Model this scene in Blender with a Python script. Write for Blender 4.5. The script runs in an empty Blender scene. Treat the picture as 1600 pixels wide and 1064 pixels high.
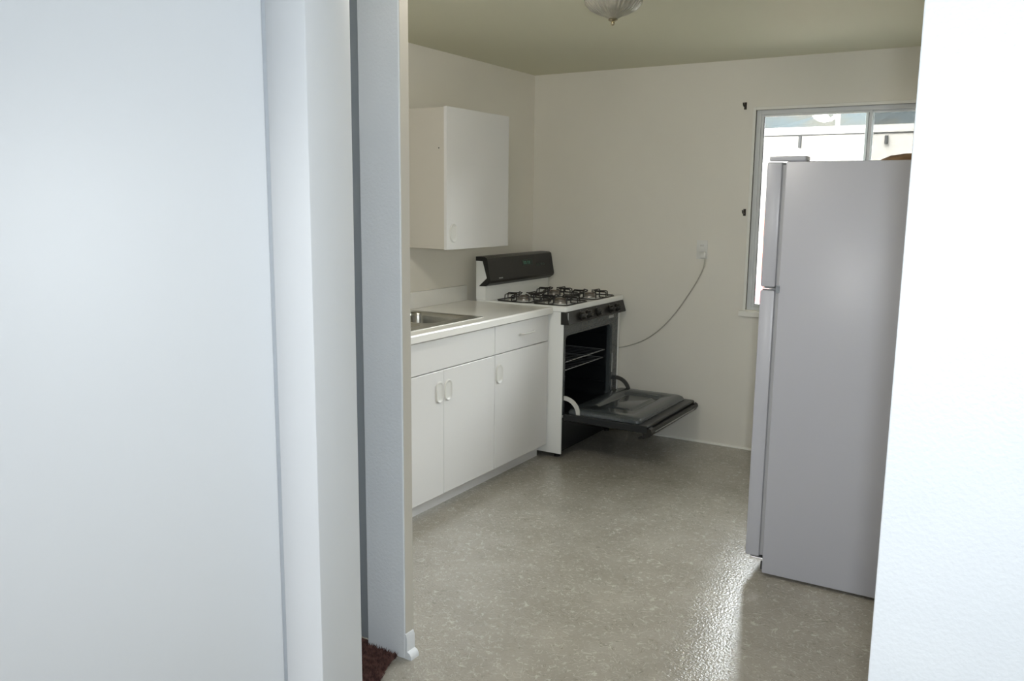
import bpy, bmesh, math, random
from mathutils import Vector, Matrix

random.seed(7)
scene = bpy.context.scene
COL = scene.collection
PI = math.pi

# ------------------------------------------------------------------ camera
CAM_ROT = Matrix(((0.85390057, -0.09245344, 0.51215835),
                  (0.52033253, 0.13202300, -0.84369662),
                  (0.01038598, 0.98692567, 0.16084105)))
cam_data = bpy.data.cameras.new('camera')
cam_data.sensor_width = 36.0
cam_data.lens = 1335.37 * 36.0 / 1600.0
cam_data.clip_start = 0.05
cam = bpy.data.objects.new('camera', cam_data)
cam.matrix_world = Matrix.Translation((0, 0, 1.53)) @ CAM_ROT.to_4x4()
COL.objects.link(cam)
scene.camera = cam

# ------------------------------------------------------------------ world, sun, lights, exposure
world = bpy.data.worlds.new('world'); scene.world = world
world.use_nodes = True
wn = world.node_tree.nodes; wl = world.node_tree.links
wn.clear()
sky = wn.new('ShaderNodeTexSky'); sky.sky_type = 'NISHITA'
sky.sun_disc = False; sky.sun_elevation = math.radians(48); sky.sun_rotation = math.radians(200)
sky.air_density = 1.0; sky.dust_density = 4.0; sky.ozone_density = 1.0
desat = wn.new('ShaderNodeHueSaturation'); desat.inputs['Saturation'].default_value = 0.12
bg = wn.new('ShaderNodeBackground'); bg.inputs['Strength'].default_value = 9.0
wo = wn.new('ShaderNodeOutputWorld')
wl.new(sky.outputs[0], desat.inputs['Color']); wl.new(desat.outputs[0], bg.inputs['Color']); wl.new(bg.outputs[0], wo.inputs['Surface'])

def light(name, kind, loc, energy, color=(1, 1, 1), size=None, size_y=None, rot=None):
    d = bpy.data.lights.new(name, kind); d.energy = energy; d.color = color
    if kind == 'AREA':
        d.size = size
        if size_y: d.shape = 'RECTANGLE'; d.size_y = size_y
    o = bpy.data.objects.new(name, d); o.location = loc
    if rot: o.rotation_euler = rot
    COL.objects.link(o); return o

# sky portals in the kitchen window and an added, unseen hall opening
p1 = light('sky_portal_kitchen', 'AREA', (-0.87, 5.40, 1.48), 1, size=1.24, size_y=1.2, rot=(-PI / 2, 0, 0)); p1.data.cycles.is_portal = True
p2 = light('sky_portal_hall', 'AREA', (-2.1, -2.34, 1.8), 1, size=0.6, size_y=0.3, rot=(PI / 2, 0, 0)); p2.data.cycles.is_portal = True
# the photographer's flash, just above and right of the lens
flash = light('camera_flash', 'AREA', (0.05, 0.02, 1.60), 30.5, (0.90, 0.96, 1.0), size=0.07, size_y=0.045)
flash.rotation_euler = cam.matrix_world.to_euler()

scene.view_settings.view_transform = 'Standard'
scene.view_settings.look = 'None'
scene.view_settings.exposure = 0.0
scene.view_settings.gamma = 1.0
scene.view_settings.use_curve_mapping = False
scene.cycles.use_denoising = True
scene.cycles.max_bounces = 14
scene.cycles.diffuse_bounces = 8
scene.cycles.transparent_max_bounces = 16
scene.cycles.sample_clamp_indirect = 6.0

# ------------------------------------------------------------------ materials
def mat(name, color, rough=0.5, metal=0.0, spec=0.5, bump=None, var=None, coat=0.0, extra=None):
    """bump = (scale, strength, distance[, detail]); var = (scale, second colour, low, high)"""
    m = bpy.data.materials.new(name); m.use_nodes = True
    nt = m.node_tree; b = nt.nodes['Principled BSDF']
    b.inputs['Base Color'].default_value = (*color, 1)
    b.inputs['Roughness'].default_value = rough
    b.inputs['Metallic'].default_value = metal
    b.inputs['Specular IOR Level'].default_value = spec
    if coat:
        b.inputs['Coat Weight'].default_value = coat; b.inputs['Coat Roughness'].default_value = 0.08
    tc = nt.nodes.new('ShaderNodeTexCoord')
    if bump:
        n = nt.nodes.new('ShaderNodeTexNoise'); n.inputs['Scale'].default_value = bump[0]
        n.inputs['Detail'].default_value = bump[3] if len(bump) > 3 else 2.0
        bp = nt.nodes.new('ShaderNodeBump'); bp.inputs['Strength'].default_value = bump[1]; bp.inputs['Distance'].default_value = bump[2]
        nt.links.new(tc.outputs['Object'], n.inputs['Vector']); nt.links.new(n.outputs['Fac'], bp.inputs['Height'])
        nt.links.new(bp.outputs['Normal'], b.inputs['Normal'])
    if var:
        n = nt.nodes.new('ShaderNodeTexNoise'); n.inputs['Scale'].default_value = var[0]; n.inputs['Detail'].default_value = 6
        r = nt.nodes.new('ShaderNodeValToRGB')
        r.color_ramp.elements[0].position = var[2]; r.color_ramp.elements[0].color = (*color, 1)
        r.color_ramp.elements[1].position = var[3]; r.color_ramp.elements[1].color = (*var[1], 1)
        nt.links.new(tc.outputs['Object'], n.inputs['Vector']); nt.links.new(n.outputs['Fac'], r.inputs['Fac'])
        nt.links.new(r.outputs['Color'], b.inputs['Base Color'])
    return m

def srgb(r, g, b):
    f = lambda c: (c / 255 / 12.92) if c / 255 <= 0.04045 else ((c / 255 + 0.055) / 1.055) ** 2.4
    return (f(r), f(g), f(b))

M = {}
M['hall_paint'] = mat('hall_paint', srgb(228, 231, 234), 0.36, bump=(120, 0.3, 0.004, 3), var=(1.3, srgb(222, 226, 230), 0.4, 0.6))
M['hall_trim'] = mat('hall_trim', srgb(226, 229, 232), 0.5, bump=(60, 0.03, 0.002))
M['door_shaded'] = mat('door_shaded', srgb(150, 156, 160), 0.4)  # door colour darkened to carry the shade of the recess
M['kitchen_paint'] = mat('kitchen_paint', srgb(229, 225, 214), 0.55, bump=(110, 0.12, 0.003, 3), var=(1.1, srgb(226, 222, 211), 0.4, 0.6))
M['ceiling_paint'] = mat('ceiling_paint', srgb(214, 212, 190), 0.7, bump=(90, 0.15, 0.003, 3))
M['cabinet'] = mat('cabinet_white', srgb(226, 225, 223), 0.33, bump=(25, 0.04, 0.002))
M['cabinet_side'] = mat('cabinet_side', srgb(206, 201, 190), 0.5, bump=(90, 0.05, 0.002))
M['laminate'] = mat('laminate', srgb(240, 239, 234), 0.22, var=(420, srgb(220, 218, 212), 0.52, 0.68))
M['steel'] = mat('stainless', (0.42, 0.41, 0.37), 0.24, 1.0, bump=(40, 0.04, 0.001))
M['plastic_white'] = mat('plastic_white', srgb(222, 221, 216), 0.35)
M['range_white'] = mat('range_white', srgb(240, 241, 238), 0.18, coat=0.3)
M['range_black'] = mat('range_black', srgb(24, 23, 20), 0.36)
M['display'] = mat('display', srgb(18, 44, 36), 0.12)
M['display_mark'] = mat('display_mark', srgb(50, 110, 88), 0.4)
M['enamel_dark'] = mat('enamel_dark', srgb(62, 67, 69), 0.2, coat=0.3, var=(160, srgb(72, 77, 79), 0.5, 0.6))
M['enamel_black'] = mat('enamel_black', srgb(24, 27, 29), 0.28, var=(220, srgb(60, 64, 66), 0.68, 0.74))
M['black_matte'] = mat('black_matte', srgb(18, 18, 18), 0.6)
M['iron'] = mat('cast_iron', srgb(32, 29, 27), 0.45)
M['burner'] = mat('burner_metal', srgb(150, 145, 138), 0.35, 0.8)
M['burner_cap'] = mat('burner_cap', srgb(118, 108, 98), 0.5, 0.3)
M['chrome'] = mat('chrome', (0.8, 0.8, 0.8), 0.12, 1.0)
M['silver'] = mat('silver_strip', srgb(170, 172, 172), 0.3, 0.7)
M['hinge_white'] = mat('hinge_white', srgb(205, 204, 198), 0.4)
M['hinge_shaded'] = mat('hinge_shaded', srgb(80, 80, 76), 0.4)  # shaded copy of the hinge finish, shadow put into the colour
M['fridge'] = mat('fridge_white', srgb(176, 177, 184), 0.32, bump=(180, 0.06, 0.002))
M['gasket'] = mat('gasket', srgb(160, 160, 162), 0.6)
M['dark_grey'] = mat('dark_grey', srgb(60, 60, 62), 0.5)
M['brown'] = mat('brown_wood', srgb(150, 118, 88), 0.5, var=(14, srgb(120, 90, 64), 0.35, 0.65))
M['alu'] = mat('aluminium', srgb(206, 208, 208), 0.4, 0.1)
M['rubber'] = mat('window_gasket', srgb(70, 72, 74), 0.6)
M['window_trim'] = mat('window_trim', srgb(232, 230, 222), 0.4)
M['cord'] = mat('cord', srgb(176, 172, 160), 0.5)
M['bracket'] = mat('bracket_metal', srgb(54, 48, 42), 0.5, 0.5)
M['nickel'] = mat('nickel', srgb(176, 166, 140), 0.25, 1.0)
M['carpet'] = mat('carpet', srgb(116, 82, 74), 0.95, var=(60, srgb(72, 46, 42), 0.4, 0.6))
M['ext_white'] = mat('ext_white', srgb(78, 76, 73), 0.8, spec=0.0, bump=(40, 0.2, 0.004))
M['ext_pink'] = mat('ext_pink', srgb(232, 214, 206), 0.8)
M['ext_grey'] = mat('ext_grey', srgb(26, 26, 26), 0.9, spec=0.0)
M['ext_ground'] = mat('ext_ground', srgb(72, 70, 64), 0.9, var=(8, srgb(62, 60, 55), 0.4, 0.6))
M['hill'] = mat('hill', srgb(25, 28, 29), 1.0, spec=0.0, var=(0.35, srgb(28, 28, 26), 0.42, 0.62))
M['salmon'] = mat('salmon', srgb(104, 52, 36), 0.7)
M['pink'] = mat('pink', srgb(104, 44, 50), 0.7)

# vinyl floor: beige-grey with short pale and dark flecks, glossy, slightly uneven
def vinyl():
    m = bpy.data.materials.new('vinyl'); m.use_nodes = True
    nt = m.node_tree; N = nt.nodes; Lk = nt.links; b = N['Principled BSDF']
    tc = N.new('ShaderNodeTexCoord')
    big = N.new('ShaderNodeTexNoise'); big.inputs['Scale'].default_value = 5; big.inputs['Detail'].default_value = 5
    Lk.new(tc.outputs['Object'], big.inputs['Vector'])
    ramp = N.new('ShaderNodeValToRGB')
    ramp.color_ramp.elements[0].position = 0.35; ramp.color_ramp.elements[0].color = (*srgb(152, 147, 136), 1)
    ramp.color_ramp.elements[1].position = 0.68; ramp.color_ramp.elements[1].color = (*srgb(163, 158, 147), 1)
    Lk.new(big.outputs['Fac'], ramp.inputs['Fac'])
    cur = ramp.outputs['Color']
    k = 0
    for sc, msc, col, w_, fac in ((15, 26, (205, 201, 188), 0.022, 0.62), (19, 31, (200, 196, 183), 0.022, 0.58), (23, 34, (112, 108, 97), 0.02, 0.55), (28, 40, (198, 194, 181), 0.024, 0.55)):
        mp = N.new('ShaderNodeMapping'); mp.inputs['Location'].default_value = (k * 3.3, k * 1.7, k * 0.9); k += 1
        n = N.new('ShaderNodeTexNoise'); n.inputs['Scale'].default_value = sc; n.inputs['Detail'].default_value = 1.5; n.inputs['Distortion'].default_value = 1.2
        sb = N.new('ShaderNodeMath'); sb.operation = 'SUBTRACT'; sb.inputs[1].default_value = 0.5
        ab = N.new('ShaderNodeMath'); ab.operation = 'ABSOLUTE'
        r = N.new('ShaderNodeMapRange'); r.inputs['From Min'].default_value = 0.0; r.inputs['From Max'].default_value = w_; r.inputs['To Min'].default_value = fac; r.inputs['To Max'].default_value = 0.0
        mn = N.new('ShaderNodeTexNoise'); mn.inputs['Scale'].default_value = msc; mn.inputs['Detail'].default_value = 1
        mr = N.new('ShaderNodeMapRange'); mr.inputs['From Min'].default_value = 0.49; mr.inputs['From Max'].default_value = 0.56
        ml = N.new('ShaderNodeMath'); ml.operation = 'MULTIPLY'
        mx = N.new('ShaderNodeMixRGB'); mx.inputs['Color2'].default_value = (*srgb(*col), 1)
        Lk.new(tc.outputs['Object'], mp.inputs['Vector']); Lk.new(mp.outputs[0], n.inputs['Vector']); Lk.new(mp.outputs[0], mn.inputs['Vector'])
        Lk.new(n.outputs['Fac'], sb.inputs[0]); Lk.new(sb.outputs[0], ab.inputs[0]); Lk.new(ab.outputs[0], r.inputs['Value'])
        Lk.new(mn.outputs['Fac'], mr.inputs['Value']); Lk.new(r.outputs[0], ml.inputs[0]); Lk.new(mr.outputs[0], ml.inputs[1])
        Lk.new(ml.outputs[0], mx.inputs['Fac']); Lk.new(cur, mx.inputs['Color1']); cur = mx.outputs[0]
    Lk.new(cur, b.inputs['Base Color'])
    b.inputs['Roughness'].default_value = 0.13
    bn = N.new('ShaderNodeTexNoise'); bn.inputs['Scale'].default_value = 105; bn.inputs['Detail'].default_value = 3
    bp = N.new('ShaderNodeBump'); bp.inputs['Strength'].default_value = 0.8; bp.inputs['Distance'].default_value = 0.002
    Lk.new(tc.outputs['Object'], bn.inputs['Vector']); Lk.new(bn.outputs['Fac'], bp.inputs['Height']); Lk.new(bp.outputs[0], b.inputs['Normal'])
    return m
M['vinyl'] = vinyl()

def pane_mat(name, tint, gloss=True, alpha=0.0, solid=(0.2, 0.2, 0.2)):
    m = bpy.data.materials.new(name); m.use_nodes = True
    nt = m.node_tree; N = nt.nodes; N.clear()
    out = N.new('ShaderNodeOutputMaterial'); tr = N.new('ShaderNodeBsdfTransparent'); tr.inputs[0].default_value = (*tint, 1)
    mx = N.new('ShaderNodeMixShader')
    if gloss:
        gl = N.new('ShaderNodeBsdfGlossy'); gl.inputs['Roughness'].default_value = 0.02
        fr = N.new('ShaderNodeFresnel'); fr.inputs['IOR'].default_value = 1.3
        nt.links.new(fr.outputs[0], mx.inputs[0])
    else:
        gl = N.new('ShaderNodeBsdfDiffuse'); gl.inputs[0].default_value = (*solid, 1); mx.inputs[0].default_value = alpha
    nt.links.new(tr.outputs[0], mx.inputs[1]); nt.links.new(gl.outputs[0], mx.inputs[2]); nt.links.new(mx.outputs[0], out.inputs[0])
    return m
M['glass'] = pane_mat('window_glass', (0.96, 0.98, 0.97))
M['screen'] = pane_mat('insect_screen', (1, 1, 1), gloss=False, alpha=0.42, solid=(0.10, 0.10, 0.10))
lg = mat('lamp_glass', (0.62, 0.60, 0.52), 0.1); lg.node_tree.nodes['Principled BSDF'].inputs['Transmission Weight'].default_value = 0.75
M['lamp_glass'] = lg

# ------------------------------------------------------------------ mesh helpers
ORG = {}
def box(bm, x0, x1, y0, y1, z0, z1, bev=0.0, seg=2):
    vs = [bm.verts.new(p) for p in ((x0, y0, z0), (x1, y0, z0), (x1, y1, z0), (x0, y1, z0), (x0, y0, z1), (x1, y0, z1), (x1, y1, z1), (x0, y1, z1))]
    fs = [bm.faces.new([vs[i] for i in q]) for q in ((0, 3, 2, 1), (4, 5, 6, 7), (0, 1, 5, 4), (1, 2, 6, 5), (2, 3, 7, 6), (3, 0, 4, 7))]
    if bev:
        es = list({e for f in fs for e in f.edges})
        bmesh.ops.bevel(bm, geom=es, offset=bev, segments=seg, affect='EDGES', profile=0.5)
    return bm

def boxes(*bs, bev=0.0):
    bm = bmesh.new()
    for b in bs: box(bm, *b, bev=bev)
    return bm

def prism(bm, pts, axis, a, b, bev=0.0):
    """polygon pts in the two other axes (in x,y,z order), extruded along axis from a to b"""
    def P(p, v):
        if axis == 'x': return (v, p[0], p[1])
        if axis == 'y': return (p[0], v, p[1])
        return (p[0], p[1], v)
    A = [bm.verts.new(P(p, a)) for p in pts]; B = [bm.verts.new(P(p, b)) for p in pts]
    n = len(pts); fs = [bm.faces.new(A), bm.faces.new(B[::-1])]
    for i in range(n): fs.append(bm.faces.new((A[i], B[i], B[(i + 1) % n], A[(i + 1) % n])))
    bmesh.ops.recalc_face_normals(bm, faces=fs)
    if bev:
        bmesh.ops.bevel(bm, geom=list({e for f in fs for e in f.edges}), offset=bev, segments=2, affect='EDGES', profile=0.5)
    return bm

def tube(bm, pts, r, n=8, closed=False):
    pts = [Vector(p) for p in pts]; rings = []
    up = None
    L = len(pts)
    for i, p in enumerate(pts):
        if closed: t = (pts[(i + 1) % L] - pts[i - 1])
        else: t = pts[min(i + 1, L - 1)] - pts[max(i - 1, 0)]
        t.normalize()
        if up is None:
            up = Vector((0, 0, 1)) if abs(t.z) < 0.9 else Vector((1, 0, 0))
        s = t.cross(up)
        if s.length < 1e-4: s = t.cross(Vector((0, 1, 0)))
        s.normalize(); u = s.cross(t).normalized(); up = u
        rr = r[i] if isinstance(r, (list, tuple)) else r
        rings.append([bm.verts.new(p + (s * math.cos(2 * PI * k / n) + u * math.sin(2 * PI * k / n)) * rr) for k in range(n)])
    for i in range(L if closed else L - 1):
        a, b = rings[i], rings[(i + 1) % L]
        for k in range(n): bm.faces.new((a[k], a[(k + 1) % n], b[(k + 1) % n], b[k]))
    if not closed:
        bm.faces.new(rings[0][::-1]); bm.faces.new(rings[-1])
    return bm

def lathe(bm, prof, c, n=24, axis=None, rib=0.0, ribn=0):
    """profile of (r, h) turned about z at c (or about unit vector axis)"""
    R = Matrix.Identity(3) if axis is None else Vector((0, 0, 1)).rotation_difference(Vector(axis)).to_matrix()
    c = Vector(c); rings = []
    for r, h in prof:
        if r < 1e-6: rings.append([bm.verts.new(c + R @ Vector((0, 0, h)))]); continue
        ring = []
        for k in range(n):
            a = 2 * PI * k / n; q = r * (1 + (rib * math.cos(ribn * a) if ribn else 0))
            ring.append(bm.verts.new(c + R @ Vector((q * math.cos(a), q * math.sin(a), h))))
        rings.append(ring)
    for a, b in zip(rings, rings[1:]):
        if len(a) == 1 and len(b) == 1: continue
        for k in range(n):
            k2 = (k + 1) % n
            if len(a) == 1: bm.faces.new((a[0], b[k2], b[k]))
            elif len(b) == 1: bm.faces.new((a[k], a[k2], b[0]))
            else: bm.faces.new((a[k], a[k2], b[k2], b[k]))
    return bm

def rrect(x0, x1, y0, y1, r, n=5):
    pts = []
    for cx, cy, a0 in ((x1 - r, y1 - r, 0), (x0 + r, y1 - r, PI / 2), (x0 + r, y0 + r, PI), (x1 - r, y0 + r, 1.5 * PI)):
        for k in range(n + 1):
            a = a0 + PI / 2 * k / n; pts.append((cx + r * math.cos(a), cy + r * math.sin(a)))
    return pts

def loft(bm, loops, cap_first=False, cap_last=True):
    rings = [[bm.verts.new(p) for p in lp] for lp in loops]
    n = len(rings[0])
    for a, b in zip(rings, rings[1:]):
        for k in range(n): bm.faces.new((a[k], a[(k + 1) % n], b[(k + 1) % n], b[k]))
    if cap_first: bm.faces.new(rings[0][::-1])
    if cap_last: bm.faces.new(rings[-1])
    return bm

def obj(name, bm, m, parent=None, smooth=None, fix=True):
    me = bpy.data.meshes.new(name)
    if fix: bmesh.ops.recalc_face_normals(bm, faces=bm.faces)
    org = ORG[parent.name] if parent else Vector((0, 0, 0))
    if parent is not None: bmesh.ops.translate(bm, verts=bm.verts, vec=-org)
    bm.to_mesh(me); bm.free()
    me.materials.append(M[m] if isinstance(m, str) else m)
    o = bpy.data.objects.new(name, me); COL.objects.link(o)
    if parent is not None: o.parent = parent
    ORG[o.name] = org
    if smooth is not None:
        for p in me.polygons: p.use_smooth = True
        try: me.set_sharp_from_angle(angle=math.radians(smooth))
        except Exception: pass
    return o

def thing(name, label, cat, loc, group=None):
    o = bpy.data.objects.new(name, None); COL.objects.link(o); o.location = loc; o.empty_display_size = 0.1
    o['label'] = label; o['category'] = cat
    if group: o['group'] = group
    ORG[o.name] = Vector(loc); return o

def tag(o, label, cat, group=None):
    o['label'] = label; o['category'] = cat
    if group: o['group'] = group
    return o

def struct(name, bm, m, smooth=None, label=None):
    o = obj(name, bm, m, smooth=smooth); o['kind'] = 'structure'
    if label: o['label'] = label
    return o

# ------------------------------------------------------------------ setting
XL, YB, ZC = -3.013, 5.23, 2.376
WX0, WX1, WZ0, WZ1 = -1.49, -0.25, 0.88, 2.08       # kitchen window opening

struct('floor', boxes((-3.2, 1.75, -2.35, 5.37, -0.1, 0.0)), 'vinyl', label='beige grey flecked sheet vinyl floor, glossy')
struct('ceiling', boxes((-3.2, 0.08, 1.65, 5.37, ZC, ZC + 0.1)), 'ceiling_paint', label='cream painted kitchen ceiling')
struct('ceiling_hall', boxes((-3.2, 1.75, -2.35, 1.65, ZC, ZC + 0.1)), 'hall_paint')
struct('wall_hall_left', boxes((XL - 0.1, XL, -2.2, 2.105, 0, ZC)), 'hall_paint')
struct('wall_left', boxes((XL - 0.1, XL, 2.105, 5.36, 0, ZC)), 'kitchen_paint', label='cream kitchen wall behind the counter')
struct('wall_back', boxes((XL, WX0, YB, YB + 0.13, 0, ZC), (WX1, 0.08, YB, YB + 0.13, 0, ZC),
                          (WX0, WX1, YB, YB + 0.13, 0, WZ0), (WX0, WX1, YB, YB + 0.13, WZ1, ZC)), 'kitchen_paint', label='cream kitchen wall with the window')
struct('wall_right', boxes((-0.02, 0.08, 1.745, YB, 0, ZC)), 'kitchen_paint', label='cream kitchen wall behind the fridge')
# partition with the pier beside the kitchen opening
struct('wall_front', boxes((-1.850, -1.688, 2.105, 2.150, 0, ZC), (-2.75, -1.850, 2.105, 2.150, 2.27, ZC),
                           (XL, -2.75, 2.105, 2.150, 0, ZC), bev=0.003), 'hall_paint', label='narrow white pier at the kitchen opening')
struct('trim_5', boxes((-1.6885, -1.6865, 2.110, 2.1505, 0.09, ZC)), 'cabinet_side', label='cream painted end of the pier')
# near wall with the opening the camera looks through
struct('wall_near', boxes((XL, -1.567, 1.593, 1.745, 0, ZC), (-0.190, 1.65, 1.593, 1.745, 0, ZC),
                          (-1.567, -0.190, 1.593, 1.745, 2.10, ZC), bev=0.003), 'hall_paint', label='white textured hall wall around the opening')
b = bmesh.new(); box(b, -1.569, -1.5535, 1.5815, 1.742, 0, 2.10, bev=0.003)
struct('trim_2', b, 'hall_trim', smooth=40, label='white jamb board of the near opening')
b = bmesh.new(); prism(b, [(-1.690, 1.593), (-1.690, 1.584), (-1.687, 1.5805), (-1.560, 1.5795), (-1.5545, 1.582), (-1.5545, 1.593)], 'z', 0, 2.10)
struct('trim_1', b, 'hall_trim', smooth=50, label='flat white casing on the left of the near opening')
struct('wall_hall_right', boxes((1.65, 1.75, -2.2, 1.745, 0, ZC)), 'hall_paint')
struct('wall_hall_back', boxes((-3.1, -2.4, -2.33, -2.2, 0, ZC), (-1.8, 1.75, -2.33, -2.2, 0, ZC),
                               (-2.4, -1.8, -2.33, -2.2, 0, 1.65), (-2.4, -1.8, -2.33, -2.2, 1.95, ZC)), 'hall_paint')  # opening added behind the camera to brighten the hall
# closed door set back beside the pier, recess shade put into its colour
d1 = struct('door_1', boxes((-2.745, -1.852, 2.126, 2.148, 0.012, 2.265), bev=0.002), 'door_shaded', label='closed door set back beside the pier, recess shade in its colour')
b = lathe(bmesh.new(), [(0, 0), (0.024, 0), (0.024, 0.004), (0.010, 0.006), (0.010, 0.03), (0.024, 0.04), (0.026, 0.052), (0.016, 0.062), (0, 0.064)], (-2.66, 2.126, 0.95), 20, (0, -1, 0))
obj('door_knob', b, 'nickel', d1, smooth=40)
# door leaf hinged at the casing, swung open towards the camera on the left
b = bmesh.new(); box(b, 0.0, 0.88, -0.035, 0.0, 0.012, 2.06, bev=0.004, seg=3)
HX, HY, HA = -1.6985, 1.580, math.atan2(-0.868, -0.496)
T2 = Matrix.Translation((HX, HY, 0)) @ Matrix.Rotation(HA, 4, 'Z')
bmesh.ops.transform(b, matrix=T2, verts=b.verts)
d2 = struct('door_2', b, 'hall_trim', smooth=40, label='plain white door leaf standing open at the left')
b = lathe(bmesh.new(), [(0, 0), (0.028, 0), (0.028, 0.004), (0.011, 0.006), (0.011, 0.03), (0.024, 0.04), (0.027, 0.052), (0.016, 0.062), (0, 0.064)], (0.82, 0, 0.95), 20, (0, 1, 0))
bmesh.ops.transform(b, matrix=T2, verts=b.verts); obj('door_knob', b, 'nickel', d2, smooth=40)
# baseboard and shoe on the end of the pier
b = bmesh.new(); prism(b, [(-1.6885, 0), (-1.6795, 0), (-1.6795, 0.075), (-1.684, 0.088), (-1.6885, 0.09)], 'y', 2.1065, 2.149)
struct('baseboard_pier', b, 'hall_trim', smooth=40)
b = bmesh.new(); prism(b, [(-1.6795, 0), (-1.662, 0), (-1.663, 0.012), (-1.669, 0.022), (-1.6795, 0.027)], 'y', 2.1065, 2.149)
struct('baseboard_shoe', b, 'hall_trim', smooth=50)
b = bmesh.new(); prism(b, [(YB, 0), (YB - 0.012, 0), (YB - 0.011, 0.006), (YB - 0.006, 0.011), (YB, 0.013)], 'x', -2.9, -0.02)
struct('baseboard_back', b, 'window_trim', smooth=50)

# carpet left of the vinyl, running up to the pier
edge = [(-1.72, 2.10), (-1.715, 2.06), (-1.70, 2.01), (-1.675, 1.96), (-1.665, 1.9), (-1.66, 1.8), (-1.66, 1.75)]
b = bmesh.new(); prism(b, [(-2.95, 1.747), (-1.66, 1.747)] + edge[::-1] + [(-1.852, 2.10), (-1.852, 2.1255), (-2.744, 2.1255), (-2.744, 2.10), (-2.95, 2.10)], 'z', 0.0, 0.008)
cp = struct('floor_carpet', b, 'carpet', label='worn brown carpet edge beside the pier')
def edge_x(y):
    for (xa, ya), (xb, yb) in zip(edge, edge[1:]):
        if yb <= y <= ya: return xb + (xa - xb) * (y - yb) / (ya - yb)
    return -1.66
b = bmesh.new()
for i in range(9000):
    y = random.uniform(1.752, 2.098); x = edge_x(y) + 0.008 - abs(random.gauss(0, 0.14))
    if x < -2.2: continue
    h = random.uniform(0.008, 0.02); a = random.uniform(0, 2 * PI); w = 0.0022
    dx, dy = w * math.cos(a), w * math.sin(a); lx, ly = random.gauss(0, 0.005), random.gauss(0, 0.005)
    ty = min(y + ly, 2.1035)
    v = [b.verts.new(p) for p in ((x - dx, min(y - dy, 2.103), 0.006), (x + dx, min(y + dy, 2.103), 0.006), (x + lx, ty, 0.006 + h))]
    b.faces.new(v)
pile = obj('carpet_pile', b, 'carpet', cp, fix=False); pile['kind'] = 'stuff'

# ------------------------------------------------------------------ window
FY0, FY1 = YB + 0.016, YB + 0.059                     # aluminium frame depth
w = struct('window_1', boxes((WX0, WX0 + 0.028, FY0, FY1, WZ0, WZ1), (WX1 - 0.028, WX1, FY0, FY1, WZ0, WZ1),
                             (WX0 + 0.028, WX1 - 0.028, FY0, FY1, WZ0, WZ0 + 0.022), (WX0 + 0.028, WX1 - 0.028, FY0, FY1, WZ1 - 0.026, WZ1), bev=0.002), 'alu',
           label='aluminium sliding window above the fridge')
SX = -0.862                                           # meeting rail
def sash(name, x0, x1, y0, y1, rail):
    z0, z1 = WZ0 + 0.022, WZ1 - 0.026
    s = obj(name, boxes((x0, x0 + rail, y0, y1, z0, z1), (x1 - rail, x1, y0, y1, z0, z1),
                        (x0 + rail, x1 - rail, y0, y1, z0, z0 + 0.02), (x0 + rail, x1 - rail, y0, y1, z1 - 0.012, z1), bev=0.0015), 'alu', w)
    obj('glazing_gasket', boxes((x0 + rail, x0 + rail + 0.003, y0 + 0.002, y1 - 0.002, z0 + 0.02, z1 - 0.012), (x1 - rail - 0.003, x1 - rail, y0 + 0.002, y1 - 0.002, z0 + 0.02, z1 - 0.012)), 'rubber', s)
    ym = (y0 + y1) / 2
    obj('pane', boxes((x0 + rail, x1 - rail, ym - 0.001, ym + 0.001, z0 + 0.02, z1 - 0.012)), 'glass', s)
    return s
sash('sash', WX0 + 0.028, SX + 0.018, YB + 0.020, YB + 0.037, 0.016)
sash('sash', SX - 0.018, WX1 - 0.028, YB + 0.039, YB + 0.056, 0.016)
scr = obj('window_screen', boxes((SX + 0.02, WX1 - 0.03, YB + 0.0625, YB + 0.0635, WZ0 + 0.03, WZ1 - 0.03)), 'screen', w)
obj('screen_frame', boxes((SX + 0.005, SX + 0.022, YB + 0.059, YB + 0.068, WZ0 + 0.02, WZ1 - 0.02), (WX1 - 0.03, WX1 - 0.012, YB + 0.059, YB + 0.068, WZ0 + 0.02, WZ1 - 0.02)), 'alu', scr)
# painted reveal edge and stool
struct('trim_3', boxes((WX0 - 0.018, WX0, YB - 0.004, YB + 0.016, WZ0 - 0.002, WZ1 + 0.018), (WX1, WX1 + 0.018, YB - 0.004, YB + 0.016, WZ0, WZ1 + 0.018),
                       (WX0, WX1, YB - 0.004, YB + 0.016, WZ1, WZ1 + 0.018), bev=0.002), 'window_trim', label='white painted window reveal')
struct('trim_4', boxes((WX0 - 0.035, WX1 + 0.035, YB - 0.03, YB + 0.0, WZ0 - 0.035, WZ0 - 0.002), (WX0, WX1, YB, YB + 0.016, WZ0 - 0.002, WZ0 + 0.004), bev=0.002), 'window_trim', label='white window sill')

# ------------------------------------------------------------------ base cabinets
XD = -2.405                                           # door faces
def pull(parent, y0, y1, z0, z1, x):
    """white plastic pull: raised rim with a shallow dished centre"""
    r = min(y1 - y0, z1 - z0) * 0.48
    b = bmesh.new()
    out = rrect(y0, y1, z0, z1, r); d = 0.0055
    def ring(off, xx): return [(xx, p[0], p[1]) for p in rrect(y0 + off, y1 - off, z0 + off, z1 - off, max(r - off, 0.002))]
    loft(b, [ring(0, x), ring(0.0006, x + 0.004), ring(0.003, x + 0.007), ring(0.006, x + 0.007), ring(0.010, x + 0.004), ring(0.016, x + 0.003)])
    return obj('handle', b, 'plastic_white', parent, smooth=50)

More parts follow.
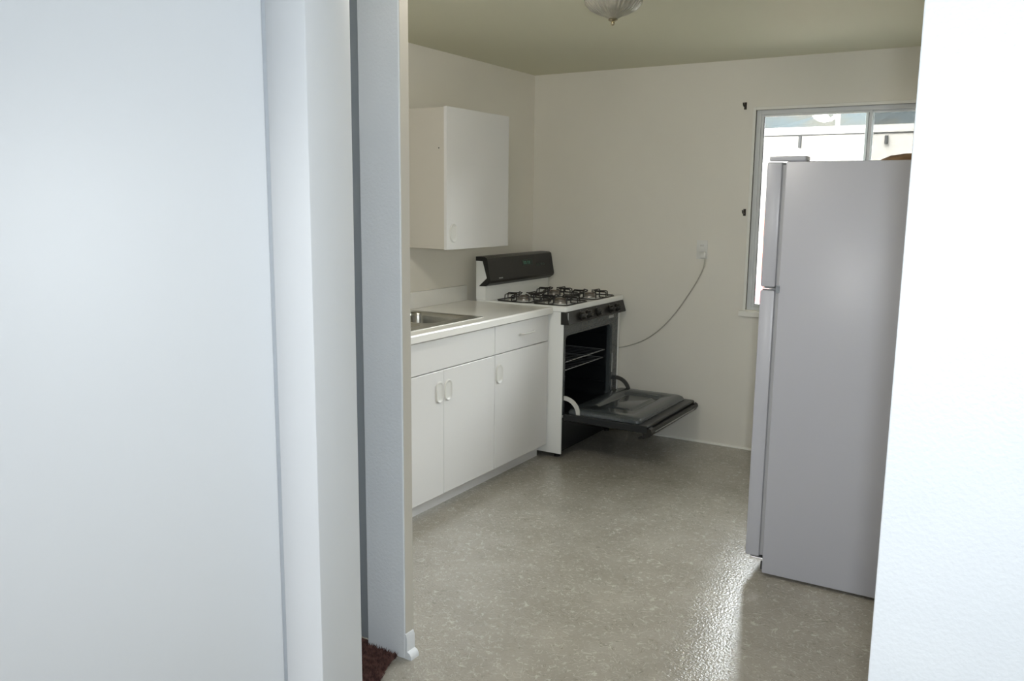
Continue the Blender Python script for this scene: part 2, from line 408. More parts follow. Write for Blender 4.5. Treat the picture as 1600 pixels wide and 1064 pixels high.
def base_cabinet(y0, y1, label):
    t = thing('base_cabinet', label, 'cabinet', (-2.7, (y0 + y1) / 2, 0), 'white base cabinets under the counter')
    obj('carcass', boxes((-2.98, XD - 0.021, y0, y0 + 0.016, 0.085, 0.878), (-2.98, XD - 0.021, y1 - 0.016, y1, 0.085, 0.878), (-2.98, XD - 0.021, y0 + 0.016, y1 - 0.016, 0.085, 0.103),
                         (-2.98, -2.97, y0 + 0.016, y1 - 0.016, 0.103, 0.878), (XD - 0.037, XD - 0.021, y0 + 0.016, y1 - 0.016, 0.70, 0.74), (XD - 0.037, XD - 0.021, y0 + 0.016, y1 - 0.016, 0.855, 0.878)), 'cabinet', t)
    obj('toe_kick', boxes((-2.494, -2.476, y0, y1, 0.0, 0.085)), 'cabinet', t)
    return t
def slab(parent, name, y0, y1, z0, z1):
    return obj(name, boxes((XD - 0.019, XD, y0, y1, z0, z1), bev=0.0018), 'cabinet', parent)
c1 = base_cabinet(2.86, 3.788, 'white sink cabinet with two doors and a plain front panel')
slab(c1, 'front_panel', 2.862, 3.7855, 0.7205, 0.872)
d = slab(c1, 'door', 2.862, 3.321, 0.087, 0.7155); pull(d, 3.258, 3.316, 0.556, 0.662, XD)
d = slab(c1, 'door', 3.3235, 3.7855, 0.087, 0.7155); pull(d, 3.3285, 3.390, 0.556, 0.662, XD)
c2 = base_cabinet(3.788, 4.384, 'white narrow cabinet with one drawer and one door beside the stove')
dr = slab(c2, 'drawer', 3.7905, 4.372, 0.7205, 0.872)
b = bmesh.new()
tube(b, [(XD, 4.045, 0.800), (XD + 0.012, 4.047, 0.800), (XD + 0.02, 4.062, 0.800), (XD + 0.022, 4.12, 0.800), (XD + 0.02, 4.178, 0.800), (XD + 0.012, 4.193, 0.800), (XD, 4.195, 0.800)], 0.0048, 10)
obj('handle', b, 'plastic_white', dr, smooth=60)
d = slab(c2, 'door', 3.7905, 4.372, 0.087, 0.7155); pull(d, 3.800, 3.866, 0.556, 0.662, XD)

# ------------------------------------------------------------------ countertop with backsplash
SXa, SXb, SYa, SYb = -2.935, -2.505, 2.965, 3.765     # cut-out for the sink
ct = thing('countertop', 'white laminate countertop with a rolled front edge and low backsplash', 'countertop', (-2.7, 3.6, 0.88))
b = bmesh.new()
prism(b, [(SXb, 0.9175), (-2.415, 0.9175), (-2.404, 0.9195), (-2.394, 0.9205), (-2.387, 0.9185), (-2.3835, 0.912), (-2.383, 0.882), (-2.386, 0.879), (SXb, 0.879)], 'y', 2.84, 4.387)
box(b, XL, SXb, 2.84, SYa, 0.879, 0.9175); box(b, XL, SXb, SYb, 4.387, 0.879, 0.9175); box(b, XL, SXa, SYa, SYb, 0.879, 0.9175)
obj('worktop', b, 'laminate', ct)
obj('backsplash', boxes((XL, -2.993, 2.84, 4.387, 0.9175, 1.012), bev=0.004), 'laminate', ct, smooth=40)

# ------------------------------------------------------------------ sink
sk = thing('kitchen_sink', 'stainless steel double bowl sink set into the counter', 'sink', (-2.72, 3.37, 0.918))
def bowl_half(y0, y1, by0, by1):
    """rim half y0..y1 with a bowl by0..by1"""
    b = bmesh.new(); n = 6
    hole = rrect(-2.895, -2.545, by0, by1, 0.055, n)
    outer = []
    X0, X1 = -2.965, -2.475
    cx, cy = -2.72, (by0 + by1) / 2
    for (px, py) in hole:
        # project the hole point outwards onto the rim rectangle, corner by corner
        sx = X1 if px > cx else X0; sy = y1 if py > cy else y0
        outer.append((px, py, sx, sy))
    loop0 = []
    for i, (px, py, sx, sy) in enumerate(outer):
        k = i % (n + 1); q = i // (n + 1)
        half = n / 2
        cornerx = (-2.545 - 0.055) if sx == X1 else (-2.895 + 0.055); cornery = (by1 - 0.055) if sy == y1 else (by0 + 0.055)
        t = k / n
        if q in (0, 2):   # starts on the x side, ends on the y side
            pt = (sx, cornery + (sy - cornery) * min(1, 2 * t)) if t <= 0.5 else (sx + (cornerx - sx) * (2 * t - 1), sy)
        else:
            pt = (cornerx + (sx - cornerx) * min(1, 2 * t), sy) if t <= 0.5 else (sx, sy + (cornery - sy) * (2 * t - 1))
        loop0.append((*pt, 0.9205))
    low = [(p[0], p[1], 0.9175) for p in loop0]
    def hr(off, z, r=0.055): return [(p[0], p[1], z) for p in rrect(-2.895 + off, -2.545 - off, by0 + off, by1 - off, max(r, 0.01), n)]
    loft(b, [low, loop0, hr(-0.012, 0.9225, 0.065), hr(-0.004, 0.9222, 0.058), hr(0, 0.9185), hr(0.003, 0.90), hr(0.012, 0.775), hr(0.022, 0.757, 0.06), hr(0.04, 0.752, 0.05)])
    return b
obj('bowl', bowl_half(2.945, 3.372, 2.985, 3.352), 'steel', sk, smooth=40)
obj('bowl', bowl_half(3.372, 3.788, 3.392, 3.742), 'steel', sk, smooth=40)
for yy in (3.17, 3.567):
    obj('drain', lathe(bmesh.new(), [(0.042, 0.0), (0.040, 0.003), (0.028, 0.001), (0.026, -0.004), (0, -0.004)], (-2.72, yy, 0.7525), 24), 'chrome', sk, smooth=40)

# ------------------------------------------------------------------ wall cabinet
uc = thing('wall_cabinet', 'white single-door wall cabinet above the counter', 'cabinet', (-2.86, 4.07, 1.266))
obj('carcass', boxes((XL, -2.721, 3.768, 4.388, 1.270, 2.016), bev=0.001), 'cabinet_side', uc)
d = obj('door', boxes((-2.719, -2.700, 3.762, 4.390, 1.266, 2.020), bev=0.0018), 'cabinet', uc)
pull(d, 3.790, 3.856, 1.306, 1.406, -2.700)
b = lathe(bmesh.new(), [(0, 0), (0.004, 0), (0.003, 0.002), (0, 0.0025)], (-2.755, 3.768, 1.806), 10, (0, -1, 0))
obj('screw', b, 'dark_grey', uc)

# ------------------------------------------------------------------ gas range
YL, YR, XF, XBK = 4.398, 5.205, -2.32, -2.934
rg = thing('gas_range', 'white and black gas range with its oven door open', 'stove', (-2.63, 4.80, 0))
obj('side_panel', boxes((XBK, XF, YL, YL + 0.012, 0.03, 0.892), bev=0.003), 'range_white', rg, smooth=40)
obj('side_panel', boxes((XBK, XF, YR - 0.012, YR, 0.03, 0.892), bev=0.003), 'range_white', rg, smooth=40)
obj('back_panel', boxes((XBK, XBK + 0.01, YL + 0.012, YR - 0.012, 0.03, 0.892)), 'range_white', rg)
for xx in (-2.88, -2.37):
    for yy in (YL + 0.05, YR - 0.05):
        obj('foot', lathe(bmesh.new(), [(0, 0), (0.018, 0), (0.018, 0.012), (0.010, 0.014), (0.010, 0.045), (0, 0.045)], (xx, yy, 0), 12), 'black_matte', rg)
obj('base_plate', boxes((XBK + 0.012, XF - 0.02, YL + 0.013, YR - 0.013, 0.035, 0.05)), 'black_matte', rg)
# front frame around the oven opening
OY0, OY1, OZ0, OZ1 = 4.447, 5.075, 0.262, 0.742
fr = bmesh.new()
for fx in (0,):
    outer = []; hole = [(p[0], p[1]) for p in rrect(OY0, OY1, OZ0, OZ1, 0.035, 6)]
    Y0, Y1, Z0, Z1 = YL + 0.012, YR - 0.03, 0.235, 0.822
    n = 6; lp = []
    for i in range(len(hole)):
        k = i % (n + 1); q = i // (n + 1); t = k / n
        sy = Y1 if q in (0, 3) else Y0; sz = Z1 if q in (0, 1) else Z0
        cy = OY1 - 0.035 if q in (0, 3) else OY0 + 0.035; cz = OZ1 - 0.035 if q in (0, 1) else OZ0 + 0.035
        if q in (0, 2): pt = (sy, cz + (sz - cz) * 2 * t) if t <= 0.5 else (sy + (cy - sy) * (2 * t - 1), sz)
        else: pt = (cy + (sy - cy) * 2 * t, sz) if t <= 0.5 else (sy, sz + (cz - sz) * (2 * t - 1))
        lp.append(pt)
    sm = lambda off: [(p[0], p[1]) for p in rrect(OY0 + off, OY1 - off, OZ0 + off, OZ1 - off, 0.035 - off * 0.3, 6)]
    loft(fr, [[(XF - 0.02, *p) for p in lp], [(XF, *p) for p in lp], [(XF, *p) for p in sm(-0.014)], [(XF - 0.004, *p) for p in sm(-0.010)], [(XF - 0.006, *p) for p in sm(-0.002)], [(XF - 0.02, *p) for p in sm(0)], [(XF - 0.03, *p) for p in sm(0.001)]], cap_last=False)
frame = obj('oven_frame', fr, 'enamel_dark', rg, smooth=35)
obj('frame_edge', boxes((XF - 0.018, XF, YR - 0.029, YR - 0.0125, 0.05, 0.822)), 'range_white', rg)
obj('rating_plate', boxes((XF, XF + 0.001, 5.03, 5.105, 0.785, 0.803)), 'silver', frame)
obj('latch_strip', boxes((XF, XF + 0.004, 5.088, 5.102, 0.42, 0.55), (XF, XF + 0.004, 5.088, 5.102, 0.30, 0.37), bev=0.001), 'silver', frame)
# oven cavity, open at the front
cav = bmesh.new()
def ring_c(x, off): return [(x, p[0], p[1]) for p in rrect(OY0 - 0.0 + off, OY1 - off, OZ0 + off, OZ1 - off, 0.035, 6)]
loft(cav, [ring_c(XF - 0.03, 0.001), ring_c(-2.82, 0.004), ring_c(-2.84, 0.03)])
bmesh.ops.reverse_faces(cav, faces=cav.faces)
obj('oven_cavity', cav, 'enamel_black', rg, smooth=40, fix=False)
for zz, x1 in ((0.572, -2.36), (0.518, -2.37)):
    b = bmesh.new()
    ya, yb = OY0 + 0.012, OY1 - 0.012
    tube(b, [(x1, ya, zz), (x1, yb, zz), (-2.80, yb, zz), (-2.80, ya, zz)], 0.0035, 6, closed=True)
    for k in range(1, 12):
        y = ya + (yb - ya) * k / 12; tube(b, [(x1, y, zz), (-2.80, y, zz)], 0.0013, 5)
    obj('oven_rack', b, 'silver', rg)
for k in range(4):
    for yy, s in ((OY0 + 0.003, 1), (OY1 - 0.003, -1)):
        zz = 0.35 + 0.11 * k
        if abs(zz - 0.57) < 0.02: continue
        obj('rack_guide', boxes((-2.80, -2.36, min(yy, yy + s * 0.01), max(yy, yy + s * 0.01), zz, zz + 0.006)), 'enamel_black', rg)
# lower black front
obj('broiler_panel', boxes((XF - 0.018, XF - 0.004, YL + 0.012, YR - 0.03, 0.05, 0.233), bev=0.003), 'enamel_black', rg)
# open oven door, lying level
def ring_d(x0, x1, y0, y1, r, z): return [(p[0], p[1], z) for p in rrect(x0, x1, y0, y1, r, 5)]
DX0, DX1, DY0, DY1 = -2.312, -1.775, 4.405, 5.195
dm = bmesh.new()
loft(dm, [ring_d(DX0, DX1 - 0.01, DY0 + 0.01, DY1 - 0.01, 0.008, 0.236), ring_d(DX0, DX1, DY0, DY1, 0.01, 0.242), ring_d(DX0, DX1, DY0, DY1, 0.01, 0.276),
          ring_d(DX0, DX1 - 0.004, DY0 + 0.004, DY1 - 0.004, 0.01, 0.281)], cap_first=True)
door = obj('oven_door', dm, 'enamel_black', rg, smooth=35)
il = bmesh.new()
ax0, ax1, ay0, ay1 = DX0 + 0.012, DX1 - 0.055, DY0 + 0.022, DY1 - 0.022
loft(il, [ring_d(ax0, ax1, ay0, ay1, 0.03, 0.280), ring_d(ax0, ax1, ay0, ay1, 0.03, 0.292), ring_d(ax0 + 0.006, ax1 - 0.008, ay0 + 0.006, ay1 - 0.006, 0.03, 0.303),
          ring_d(ax0 + 0.02, ax1 - 0.022, ay0 + 0.018, ay1 - 0.018, 0.03, 0.311), ring_d(ax0 + 0.05, ax1 - 0.05, ay0 + 0.05, ay1 - 0.05, 0.03, 0.312),
          ring_d(ax0 + 0.115, ax1 - 0.10, ay0 + 0.15, ay1 - 0.15, 0.03, 0.312), ring_d(ax0 + 0.125, ax1 - 0.11, ay0 + 0.16, ay1 - 0.16, 0.028, 0.302),
          ring_d(ax0 + 0.15, ax1 - 0.135, ay0 + 0.185, ay1 - 0.185, 0.02, 0.302), ring_d(ax0 + 0.162, ax1 - 0.147, ay0 + 0.197, ay1 - 0.197, 0.016, 0.310)])
obj('door_liner', il, 'enamel_dark', door, smooth=50)
# outer end: bevelled lip and handle below it
hp = bmesh.new()
prism(hp, [(DX1 - 0.03, 0.237), (DX1 + 0.008, 0.270), (DX1 + 0.022, 0.262), (DX1 + 0.026, 0.246), (DX1 + 0.012, 0.222), (DX1 - 0.02, 0.205), (DX1 - 0.05, 0.200), (DX1 - 0.055, 0.207), (DX1 - 0.03, 0.215)], 'y', DY0 + 0.005, DY0 + 0.05)
prism(hp, [(DX1 - 0.03, 0.237), (DX1 + 0.008, 0.270), (DX1 + 0.022, 0.262), (DX1 + 0.026, 0.246), (DX1 + 0.012, 0.222), (DX1 - 0.02, 0.205), (DX1 - 0.05, 0.200), (DX1 - 0.055, 0.207), (DX1 - 0.03, 0.215)], 'y', DY1 - 0.05, DY1 - 0.005)
prism(hp, [(DX1 + 0.004, 0.262), (DX1 + 0.022, 0.262), (DX1 + 0.026, 0.246), (DX1 + 0.012, 0.222), (DX1 - 0.02, 0.205), (DX1 - 0.045, 0.203), (DX1 - 0.03, 0.213), (DX1 - 0.002, 0.232)], 'y', DY0 + 0.05, DY1 - 0.05)
hd = obj('door_handle', hp, 'range_black', door, smooth=40)
obj('handle_strip', boxes((DX1 + 0.0225, DX1 + 0.0275, DY0 + 0.06, DY1 - 0.08, 0.240, 0.246)), 'silver', hd)
# curved hinge arms
def arm(y0, y1, m):
    b = bmesh.new(); c = (XF + 0.002, 0.276); ro, ri = 0.108, 0.083
    pts = []
    for k in range(11):
        a = PI / 2 + 0.1 - (PI / 2 + 0.1) * k / 10; pts.append((c[0] + ro * math.cos(a), c[1] + ro * math.sin(a)))
    for k in range(11):
        a = (PI / 2 + 0.1) * k / 10; pts.append((c[0] + ri * math.cos(a), c[1] + ri * math.sin(a)))
    prism(b, pts, 'y', y0, y1)
    return obj('hinge_arm', b, m, rg, smooth=40)
a = arm(4.424, 4.434, 'hinge_white'); a['label'] = 'pale curved hinge arm'
a = arm(5.165, 5.175, 'hinge_shaded'); a['label'] = 'curved hinge arm, shade in its colour'
obj('hinge_pin', lathe(bmesh.new(), [(0, 0), (0.009, 0), (0.009, 0.006), (0.004, 0.009), (0, 0.009)], (XF - 0.0, 4.412, 0.262), 12, (1, 0, 0)), 'chrome', rg, smooth=40)
# cooktop
cm = bmesh.new()
def ring_t(off, z, r=0.014): return [(p[0], p[1], z) for p in rrect(XBK + off, -2.298 - off, 4.3905 + off, 5.212 - off, r, 4)]
loft(cm, [ring_t(0.004, 0.892), ring_t(0, 0.895), ring_t(0, 0.918), ring_t(0.003, 0.924, 0.013), ring_t(0.010, 0.926, 0.012), ring_t(0.022, 0.921, 0.012), ring_t(0.03, 0.920, 0.012)], cap_first=True)
top = obj('cooktop', cm, 'range_white', rg, smooth=50)
BX, BY = (-2.705, -2.445), (4.595, 4.995)
for bx in BX:
    for by in BY:
        bw = obj('burner_bowl', lathe(bmesh.new(), [(0.098, 0.0), (0.096, 0.003), (0.088, 0.0035), (0.078, 0.001), (0.05, 0.0005), (0, 0.0005)], (bx, by, 0.9202), 28), 'range_white', top, smooth=40)
        obj('burner_head', lathe(bmesh.new(), [(0.046, 0.0), (0.044, 0.010), (0.036, 0.015), (0.036, 0.021), (0, 0.021)], (bx, by, 0.9205), 24, rib=0.02, ribn=12), 'burner', rg, smooth=40)
        obj('burner_cap', lathe(bmesh.new(), [(0.030, 0.021), (0.031, 0.025), (0.022, 0.029), (0.007, 0.030), (0, 0.0305)], (bx, by, 0.9205), 24), 'burner_cap', rg, smooth=40)
        g = bmesh.new(); rr = 0.0042; zt, zb = 0.9600, 0.9250; hx, hy = 0.117, 0.150
        tube(g, [(bx - hx * 0.8, by - hy, zb), (bx + hx * 0.8, by - hy, zb), (bx + hx, by - hy * 0.8, zb), (bx + hx, by + hy * 0.8, zb), (bx + hx * 0.8, by + hy, zb), (bx - hx * 0.8, by + hy, zb), (bx - hx, by + hy * 0.8, zb), (bx - hx, by - hy * 0.8, zb)], rr, 6, closed=True)
        for sx, sy in ((1, 0), (-1, 0), (0, 1), (0, -1)):
            hh = hx if sx else hy; md = hh * 0.60
            ex, ey = bx + sx * hh, by + sy * hh
            tube(g, [(bx + sx * md, by + sy * md, zb), (ex, ey, zb), (ex, ey, zt - 0.006), (ex - sx * 0.006, ey - sy * 0.006, zt), (bx + sx * 0.07, by + sy * 0.07, zt), (bx + sx * 0.034, by + sy * 0.034, zt + 0.002)], rr, 6)
            tube(g, [(bx + sx * md, by + sy * md, zt), (bx + sx * md, by + sy * md, zb)], rr, 6)
            dx_, dy_ = (sx - sy) * 0.7071, (sx + sy) * 0.7071
            tube(g, [(bx + dx_ * 0.125, by + dy_ * 0.125, zb), (bx + dx_ * 0.12, by + dy_ * 0.12, zt - 0.004), (bx + dx_ * 0.11, by + dy_ * 0.11, zt), (bx + dx_ * 0.045, by + dy_ * 0.045, zt)], rr * 0.9, 6)
        obj('burner_grate', g, 'iron', rg, smooth=50)
# control panel with knobs
pm = bmesh.new(); prism(pm, [(-2.335, 0.891), (-2.302, 0.891), (-2.280, 0.822), (-2.283, 0.817), (-2.335, 0.817)], 'y', YL - 0.002, YR + 0.004)
panel = obj('control_panel', pm, 'range_black', rg)
obj('panel_end_edge', boxes((-2.2915, -2.2875, YL + 0.002, YL + 0.006, 0.825, 0.888)), 'silver', panel)
nrm = Vector((0.069, 0, 0.022)).normalized()
for yy in (4.575, 4.665, 4.80, 4.985, 5.085):
    c = Vector((-2.290, yy, 0.853))
    kb = lathe(bmesh.new(), [(0.027, 0), (0.027, 0.006), (0.022, 0.009), (0.021, 0.024), (0.018, 0.028), (0, 0.028)], c, 20, nrm)
    kn = obj('knob', kb, 'range_black', panel, smooth=35)
    gb = bmesh.new(); box(gb, -0.004, 0.004, -0.020, 0.020, 0.026, 0.036, bev=0.002)
    R = Vector((0, 0, 1)).rotation_difference(nrm).to_matrix(); bmesh.ops.transform(gb, matrix=Matrix.Translation(c) @ R.to_4x4(), verts=gb.verts)
    obj('knob_grip', gb, 'range_black', kn)
    mk = lathe(bmesh.new(), [(0.0022, 0), (0.0022, 0.0008), (0, 0.0008)], c + Vector((0.0015, 0, 0.0)) + Vector((-0.022, 0, 0.069)).normalized() * 0.031, 8, nrm)
    obj('knob_mark', mk, 'silver', kn)
# backguard with console
bgd = obj('backguard', boxes((XBK, -2.866, YL + 0.004, YR - 0.004, 0.918, 1.02), (XBK, -2.90, YL + 0.004, YR - 0.004, 1.02, 1.165), bev=0.004), 'range_white', rg, smooth=40)
eb = bmesh.new(); ep = [(XBK, 0.926), (XBK, 1.165), (-2.884, 1.165), (-2.853, 1.062), (-2.905, 1.014), (-2.864, 1.014), (-2.864, 0.926)]
prism(eb, ep, 'y', YL, YL + 0.006)
obj('end_cap', eb, 'range_white', bgd)
cb = bmesh.new()
prism(cb, [(XBK, 1.166), (XBK, 1.192), (-2.868, 1.190), (-2.852, 1.182), (-2.826, 1.045), (-2.832, 1.030), (-2.858, 1.012), (-2.907, 1.010), (-2.907, 1.014), (-2.853, 1.062), (-2.884, 1.164)], 'y', YL - 0.004, YR + 0.002)
con = obj('control_console', cb, 'range_black', rg, smooth=25)
cn = Vector((0.137, 0, 0.026)).normalized()
def on_console(name, y0, y1, t0, t1, m, parent, h=0.0012):
    """thin plate on the sloped console face; t runs 0..1 from the bottom to the top"""
    A = Vector((-2.826, 0, 1.045)); B = Vector((-2.852, 0, 1.182)); b = bmesh.new(); vs = []
    for y, t in ((y0, t0), (y1, t0), (y1, t1), (y0, t1)):
        p = A.lerp(B, t); vs.append(Vector((p.x, y, p.z)))
    lo = [b.verts.new(v) for v in vs]; hi = [b.verts.new(v + cn * h) for v in vs]
    b.faces.new(hi); b.faces.new(lo[::-1])
    for i in range(4): b.faces.new((lo[i], lo[(i + 1) % 4], hi[(i + 1) % 4], hi[i]))
    return obj(name, b, m, parent)
dsp = on_console('display', 4.80, 4.935, 0.52, 0.80, 'display', con)
for k in range(4): on_console('display_digit', 4.818 + k * 0.020 + (0.006 if k > 1 else 0), 4.830 + k * 0.020 + (0.006 if k > 1 else 0), 0.58, 0.72, 'display_mark', dsp, 0.0018)
for k in range(3): on_console('logo_mark', 4.497 + k * 0.016, 4.508 + k * 0.016, 0.06, 0.115, 'silver', con, 0.0014)
for k in range(3): on_console('touch_button', 4.985 + k * 0.04, 5.012 + k * 0.04, 0.45, 0.56, 'display', con)

# ------------------------------------------------------------------ refrigerator (door faces the counter)
FX0, FX1, FY, FYb = -0.848, -0.17, 3.418, 4.12
fg = thing('refrigerator', 'tall white top-freezer refrigerator seen from its side', 'refrigerator', (-0.5, 3.77, 0))
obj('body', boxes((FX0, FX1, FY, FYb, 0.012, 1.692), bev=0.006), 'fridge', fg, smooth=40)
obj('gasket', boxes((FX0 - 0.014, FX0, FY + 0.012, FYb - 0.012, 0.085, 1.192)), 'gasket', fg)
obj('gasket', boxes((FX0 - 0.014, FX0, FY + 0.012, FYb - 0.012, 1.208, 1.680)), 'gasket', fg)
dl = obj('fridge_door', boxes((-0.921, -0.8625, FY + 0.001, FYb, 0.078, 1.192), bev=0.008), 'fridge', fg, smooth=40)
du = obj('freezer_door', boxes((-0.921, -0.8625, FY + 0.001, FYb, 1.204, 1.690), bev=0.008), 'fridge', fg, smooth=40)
for dd, z0, z1 in ((dl, 0.82, 1.16), (du, 1.24, 1.45)):
    hb = bmesh.new(); yy = FYb - 0.05
    tube(hb, [(-0.921, yy, z0), (-0.948, yy, z0 + 0.02), (-0.958, yy, z0 + 0.05), (-0.958, yy, z1 - 0.05), (-0.948, yy, z1 - 0.02), (-0.921, yy, z1)], 0.010, 10)
    obj('door_pull', hb, 'fridge', dd, smooth=50)
hg = bmesh.new(); prism(hg, [(-0.915, FY + 0.012), (-0.780, FY + 0.012), (-0.775, FY + 0.018), (-0.775, FY + 0.075), (-0.915, FY + 0.05)], 'z', 1.6945, 1.713, bev=0.003)
box(hg, -0.835, -0.780, FY + 0.02, FY + 0.07, 1.6922, 1.6945)
obj('hinge_cover', hg, 'fridge', fg, smooth=40)
obj('mid_hinge', boxes((-0.912, -0.842, FY + 0.004, FY + 0.05, 1.1935, 1.1965), (-0.912, -0.842, FY + 0.004, FY + 0.05, 1.1995, 1.2025), (-0.858, -0.844, FY - 0.003, FY + 0.03, 1.184, 1.212)), 'chrome', fg)
obj('low_hinge', boxes((-0.900, -0.84, FY + 0.006, FY + 0.05, 0.062, 0.075), bev=0.002), 'chrome', fg)
obj('grille', boxes((-0.858, FX0, FY + 0.02, FYb - 0.02, 0.02, 0.07)), 'dark_grey', fg)
bb = lathe(bmesh.new(), [(0.135, 0.0), (0.137, 0.004), (0.125, 0.018), (0.095, 0.031), (0.05, 0.038), (0.03, 0.039), (0, 0.039)], (-0.43, 3.76, 1.6925), 36)
bmesh.ops.holes_fill(bb, edges=[e for e in bb.edges if e.is_boundary])
tag(obj('upturned_bowl', bb, 'brown', smooth=50), 'brown shallow rounded dish upside down on top of the refrigerator', 'dish')

# ------------------------------------------------------------------ ceiling light
LX, LY = -1.49, 3.19
cl = thing('ceiling_light', 'ribbed clear glass dome ceiling light with a metal finial', 'light', (LX, LY, ZC))
obj('canopy', lathe(bmesh.new(), [(0, 0), (0.118, 0), (0.120, -0.008), (0.112, -0.022), (0.104, -0.026), (0, -0.026)], (LX, LY, ZC), 40), 'nickel', cl, smooth=40)
obj('glass_dome', lathe(bmesh.new(), [(0.100, -0.026), (0.110, -0.045), (0.1125, -0.065), (0.108, -0.085), (0.090, -0.104), (0.064, -0.118), (0.036, -0.128), (0.018, -0.138), (0.012, -0.141),
                                      (0.009, -0.136), (0.033, -0.123), (0.061, -0.113), (0.087, -0.099), (0.104, -0.082), (0.108, -0.065), (0.1055, -0.045), (0.097, -0.026)], (LX, LY, ZC), 144, rib=0.022, ribn=36), 'lamp_glass', cl, smooth=60)
obj('finial', lathe(bmesh.new(), [(0, -0.132), (0.010, -0.136), (0.018, -0.140), (0.019, -0.144), (0.012, -0.148), (0.006, -0.150), (0.008, -0.154), (0.0075, -0.159), (0.003, -0.164), (0, -0.165)], (LX, LY, ZC), 20), 'nickel', cl, smooth=60)
obj('lamp_bulb', lathe(bmesh.new(), [(0.013, -0.026), (0.013, -0.045), (0.024, -0.062), (0.028, -0.078), (0.022, -0.094), (0, -0.102)], (LX, LY, ZC), 20), 'plastic_white', cl, smooth=50)

# fill light added above the frame, unseen, to brighten the kitchen
em = bpy.data.materials.new('fill_dome_glow'); em.use_nodes = True
eb_ = em.node_tree.nodes['Principled BSDF']; eb_.inputs['Base Color'].default_value = (0.9, 0.88, 0.82, 1); eb_.inputs['Emission Color'].default_value = (1.0, 0.95, 0.88, 1); eb_.inputs['Emission Strength'].default_value = 85.0
EX, EY = -1.70, 2.38
el = thing('entrance_fill_light', 'added dome fill light, unseen, over the kitchen entrance', 'light', (EX, EY, ZC))
obj('canopy', lathe(bmesh.new(), [(0, 0), (0.118, 0), (0.120, -0.008), (0.112, -0.022), (0.104, -0.026), (0, -0.026)], (EX, EY, ZC), 32), 'nickel', el, smooth=40)
obj('fill_dome', lathe(bmesh.new(), [(0.100, -0.026), (0.108, -0.045), (0.106, -0.066), (0.090, -0.092), (0.060, -0.110), (0.02, -0.119), (0, -0.120)], (EX, EY, ZC), 32), em, el, smooth=60)

# ------------------------------------------------------------------ outlet, cord, brackets
ot = thing('wall_outlet', 'white wall outlet with a plug on the kitchen wall', 'outlet', (-1.782, YB, 1.24))
pl = obj('cover_plate', boxes((-1.818, -1.748, YB - 0.006, YB, 1.184, 1.300), bev=0.002), 'plastic_white', ot, smooth=40)
obj('socket', boxes((-1.799, -1.767, YB - 0.008, YB - 0.006, 1.250, 1.282), bev=0.001), 'plastic_white', pl)
obj('socket_slot', boxes((-1.791, -1.788, YB - 0.0085, YB - 0.008, 1.262, 1.273), (-1.778, -1.775, YB - 0.0085, YB - 0.008, 1.262, 1.273)), 'dark_grey', pl)
cd = thing('power_cord', 'thin pale power cord drooping from the outlet to the stove', 'cord', (-1.765, YB, 1.21))
obj('plug', boxes((-1.786, -1.750, YB - 0.034, YB - 0.0085, 1.190, 1.228), bev=0.006), 'plastic_white', cd, smooth=40)
cp_ = [(-1.756, 1.192), (-1.757, 1.172), (-1.765, 1.13), (-1.80, 1.05), (-1.85, 0.965), (-1.923, 0.850), (-2.00, 0.752), (-2.092, 0.668), (-2.17, 0.62), (-2.248, 0.588), (-2.317, 0.567), (-2.42, 0.555), (-2.55, 0.55)]
def smooth_pts(P, it=2):
    for _ in range(it):
        Q = [P[0]]
        for a, b in zip(P, P[1:]): Q += [tuple(0.75 * p + 0.25 * q for p, q in zip(a, b)), tuple(0.25 * p + 0.75 * q for p, q in zip(a, b))]
        P = Q + [P[-1]]
    return P
obj('cable', tube(bmesh.new(), smooth_pts([(x, YB - 0.008 - (0.012 if i < 2 else 0), z) for i, (x, z) in enumerate(cp_)]), 0.0036, 8), 'cord', cd, smooth=60)
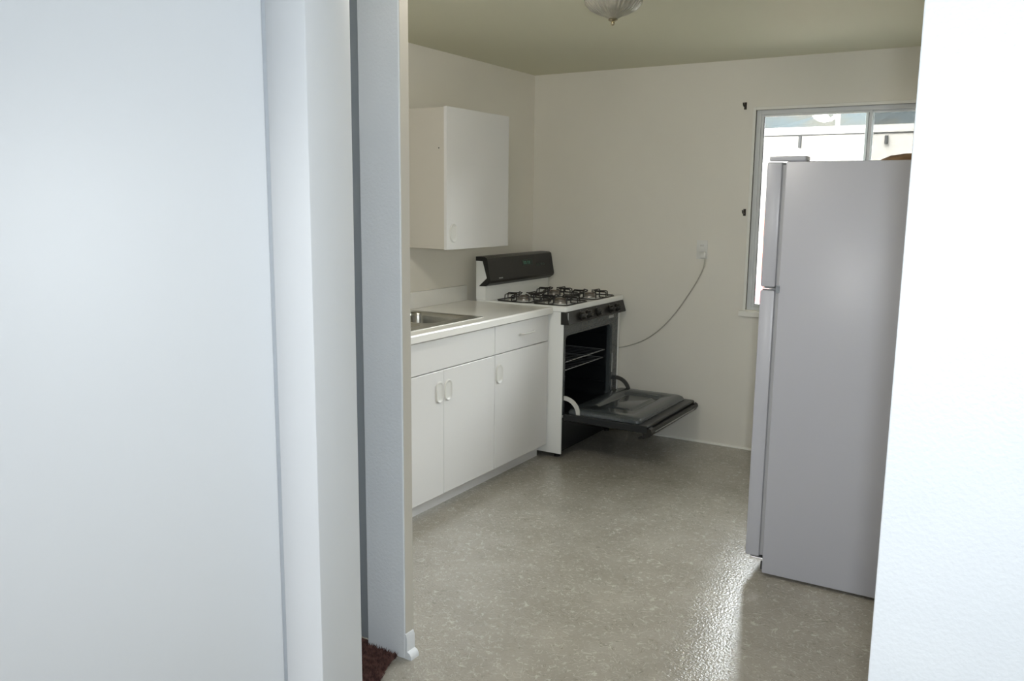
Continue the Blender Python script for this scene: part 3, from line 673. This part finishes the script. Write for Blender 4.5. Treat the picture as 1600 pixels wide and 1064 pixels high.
def bracket(z, x, label):
    t = thing('curtain_bracket', label, 'bracket', (x, YB, z), 'curtain rod brackets beside the window')
    obj('bracket_plate', boxes((x - 0.008, x + 0.008, YB - 0.003, YB, z - 0.022, z + 0.020), bev=0.001), 'bracket', t)
    obj('hook', tube(bmesh.new(), [(x, YB - 0.003, z - 0.008), (x, YB - 0.03, z - 0.006), (x + 0.002, YB - 0.05, z + 0.0), (x + 0.003, YB - 0.056, z + 0.012)], 0.004, 8), 'bracket', t, smooth=50)
    return t
bracket(2.108, -1.556, 'small dark curtain bracket above the window corner')
bracket(1.478, -1.528, 'small dark curtain bracket halfway down beside the window')

# ------------------------------------------------------------------ outside the window
struct('ground_outside', boxes((-40, 40, 5.37, 70, -0.4, -0.3)), 'ext_ground')
bd = thing('neighbouring_building', 'bright white building across the yard outside the window', 'building', (-2.0, 11.1, -0.3))
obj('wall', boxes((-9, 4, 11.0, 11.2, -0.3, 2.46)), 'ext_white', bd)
obj('eave_trim', boxes((-9, 4, 10.985, 11.0, 2.360, 2.372)), 'ext_grey', bd)
for (x, z0, z1) in ((-2.572, 2.21, 2.352), (-1.59, 2.235, 2.33)):
    obj('vent_pipe', tube(bmesh.new(), [(x, 10.97, z0), (x, 10.97, z1)], 0.02, 10), 'ext_grey', bd)
obj('roof_pipe', tube(bmesh.new(), [(-2.168, 11.1, 2.4), (-2.168, 11.1, 3.6)], 0.028, 12), 'ext_white', bd)
b = bmesh.new(); nx, ny = 50, 14; grid = []
for j in range(ny):
    row = []
    for i in range(nx):
        x = -60 + 120 * i / (nx - 1); y = 38 + 30 * j / (ny - 1)
        z = -0.3 + 16 * (j / (ny - 1)) ** 0.8 + random.uniform(-0.8, 0.8) * (j > 0) + 2 * math.sin(x * 0.12)
        row.append(b.verts.new((x, y, z)))
    grid.append(row)
for j in range(ny - 1):
    for i in range(nx - 1): b.faces.new((grid[j][i], grid[j][i + 1], grid[j + 1][i + 1], grid[j + 1][i]))
struct('hillside_outside', b, 'hill')
po = thing('yard_post', 'salmon coloured post in the yard seen past the fridge', 'post', (-2.13, 8.0, -0.3))
obj('shaft', boxes((-2.17, -2.08, 7.96, 8.04, 0.86, 1.50), bev=0.004), 'salmon', po)
obj('foot_block', boxes((-2.18, -2.06, 7.95, 8.05, -0.3, 0.86), bev=0.004), 'pink', po)
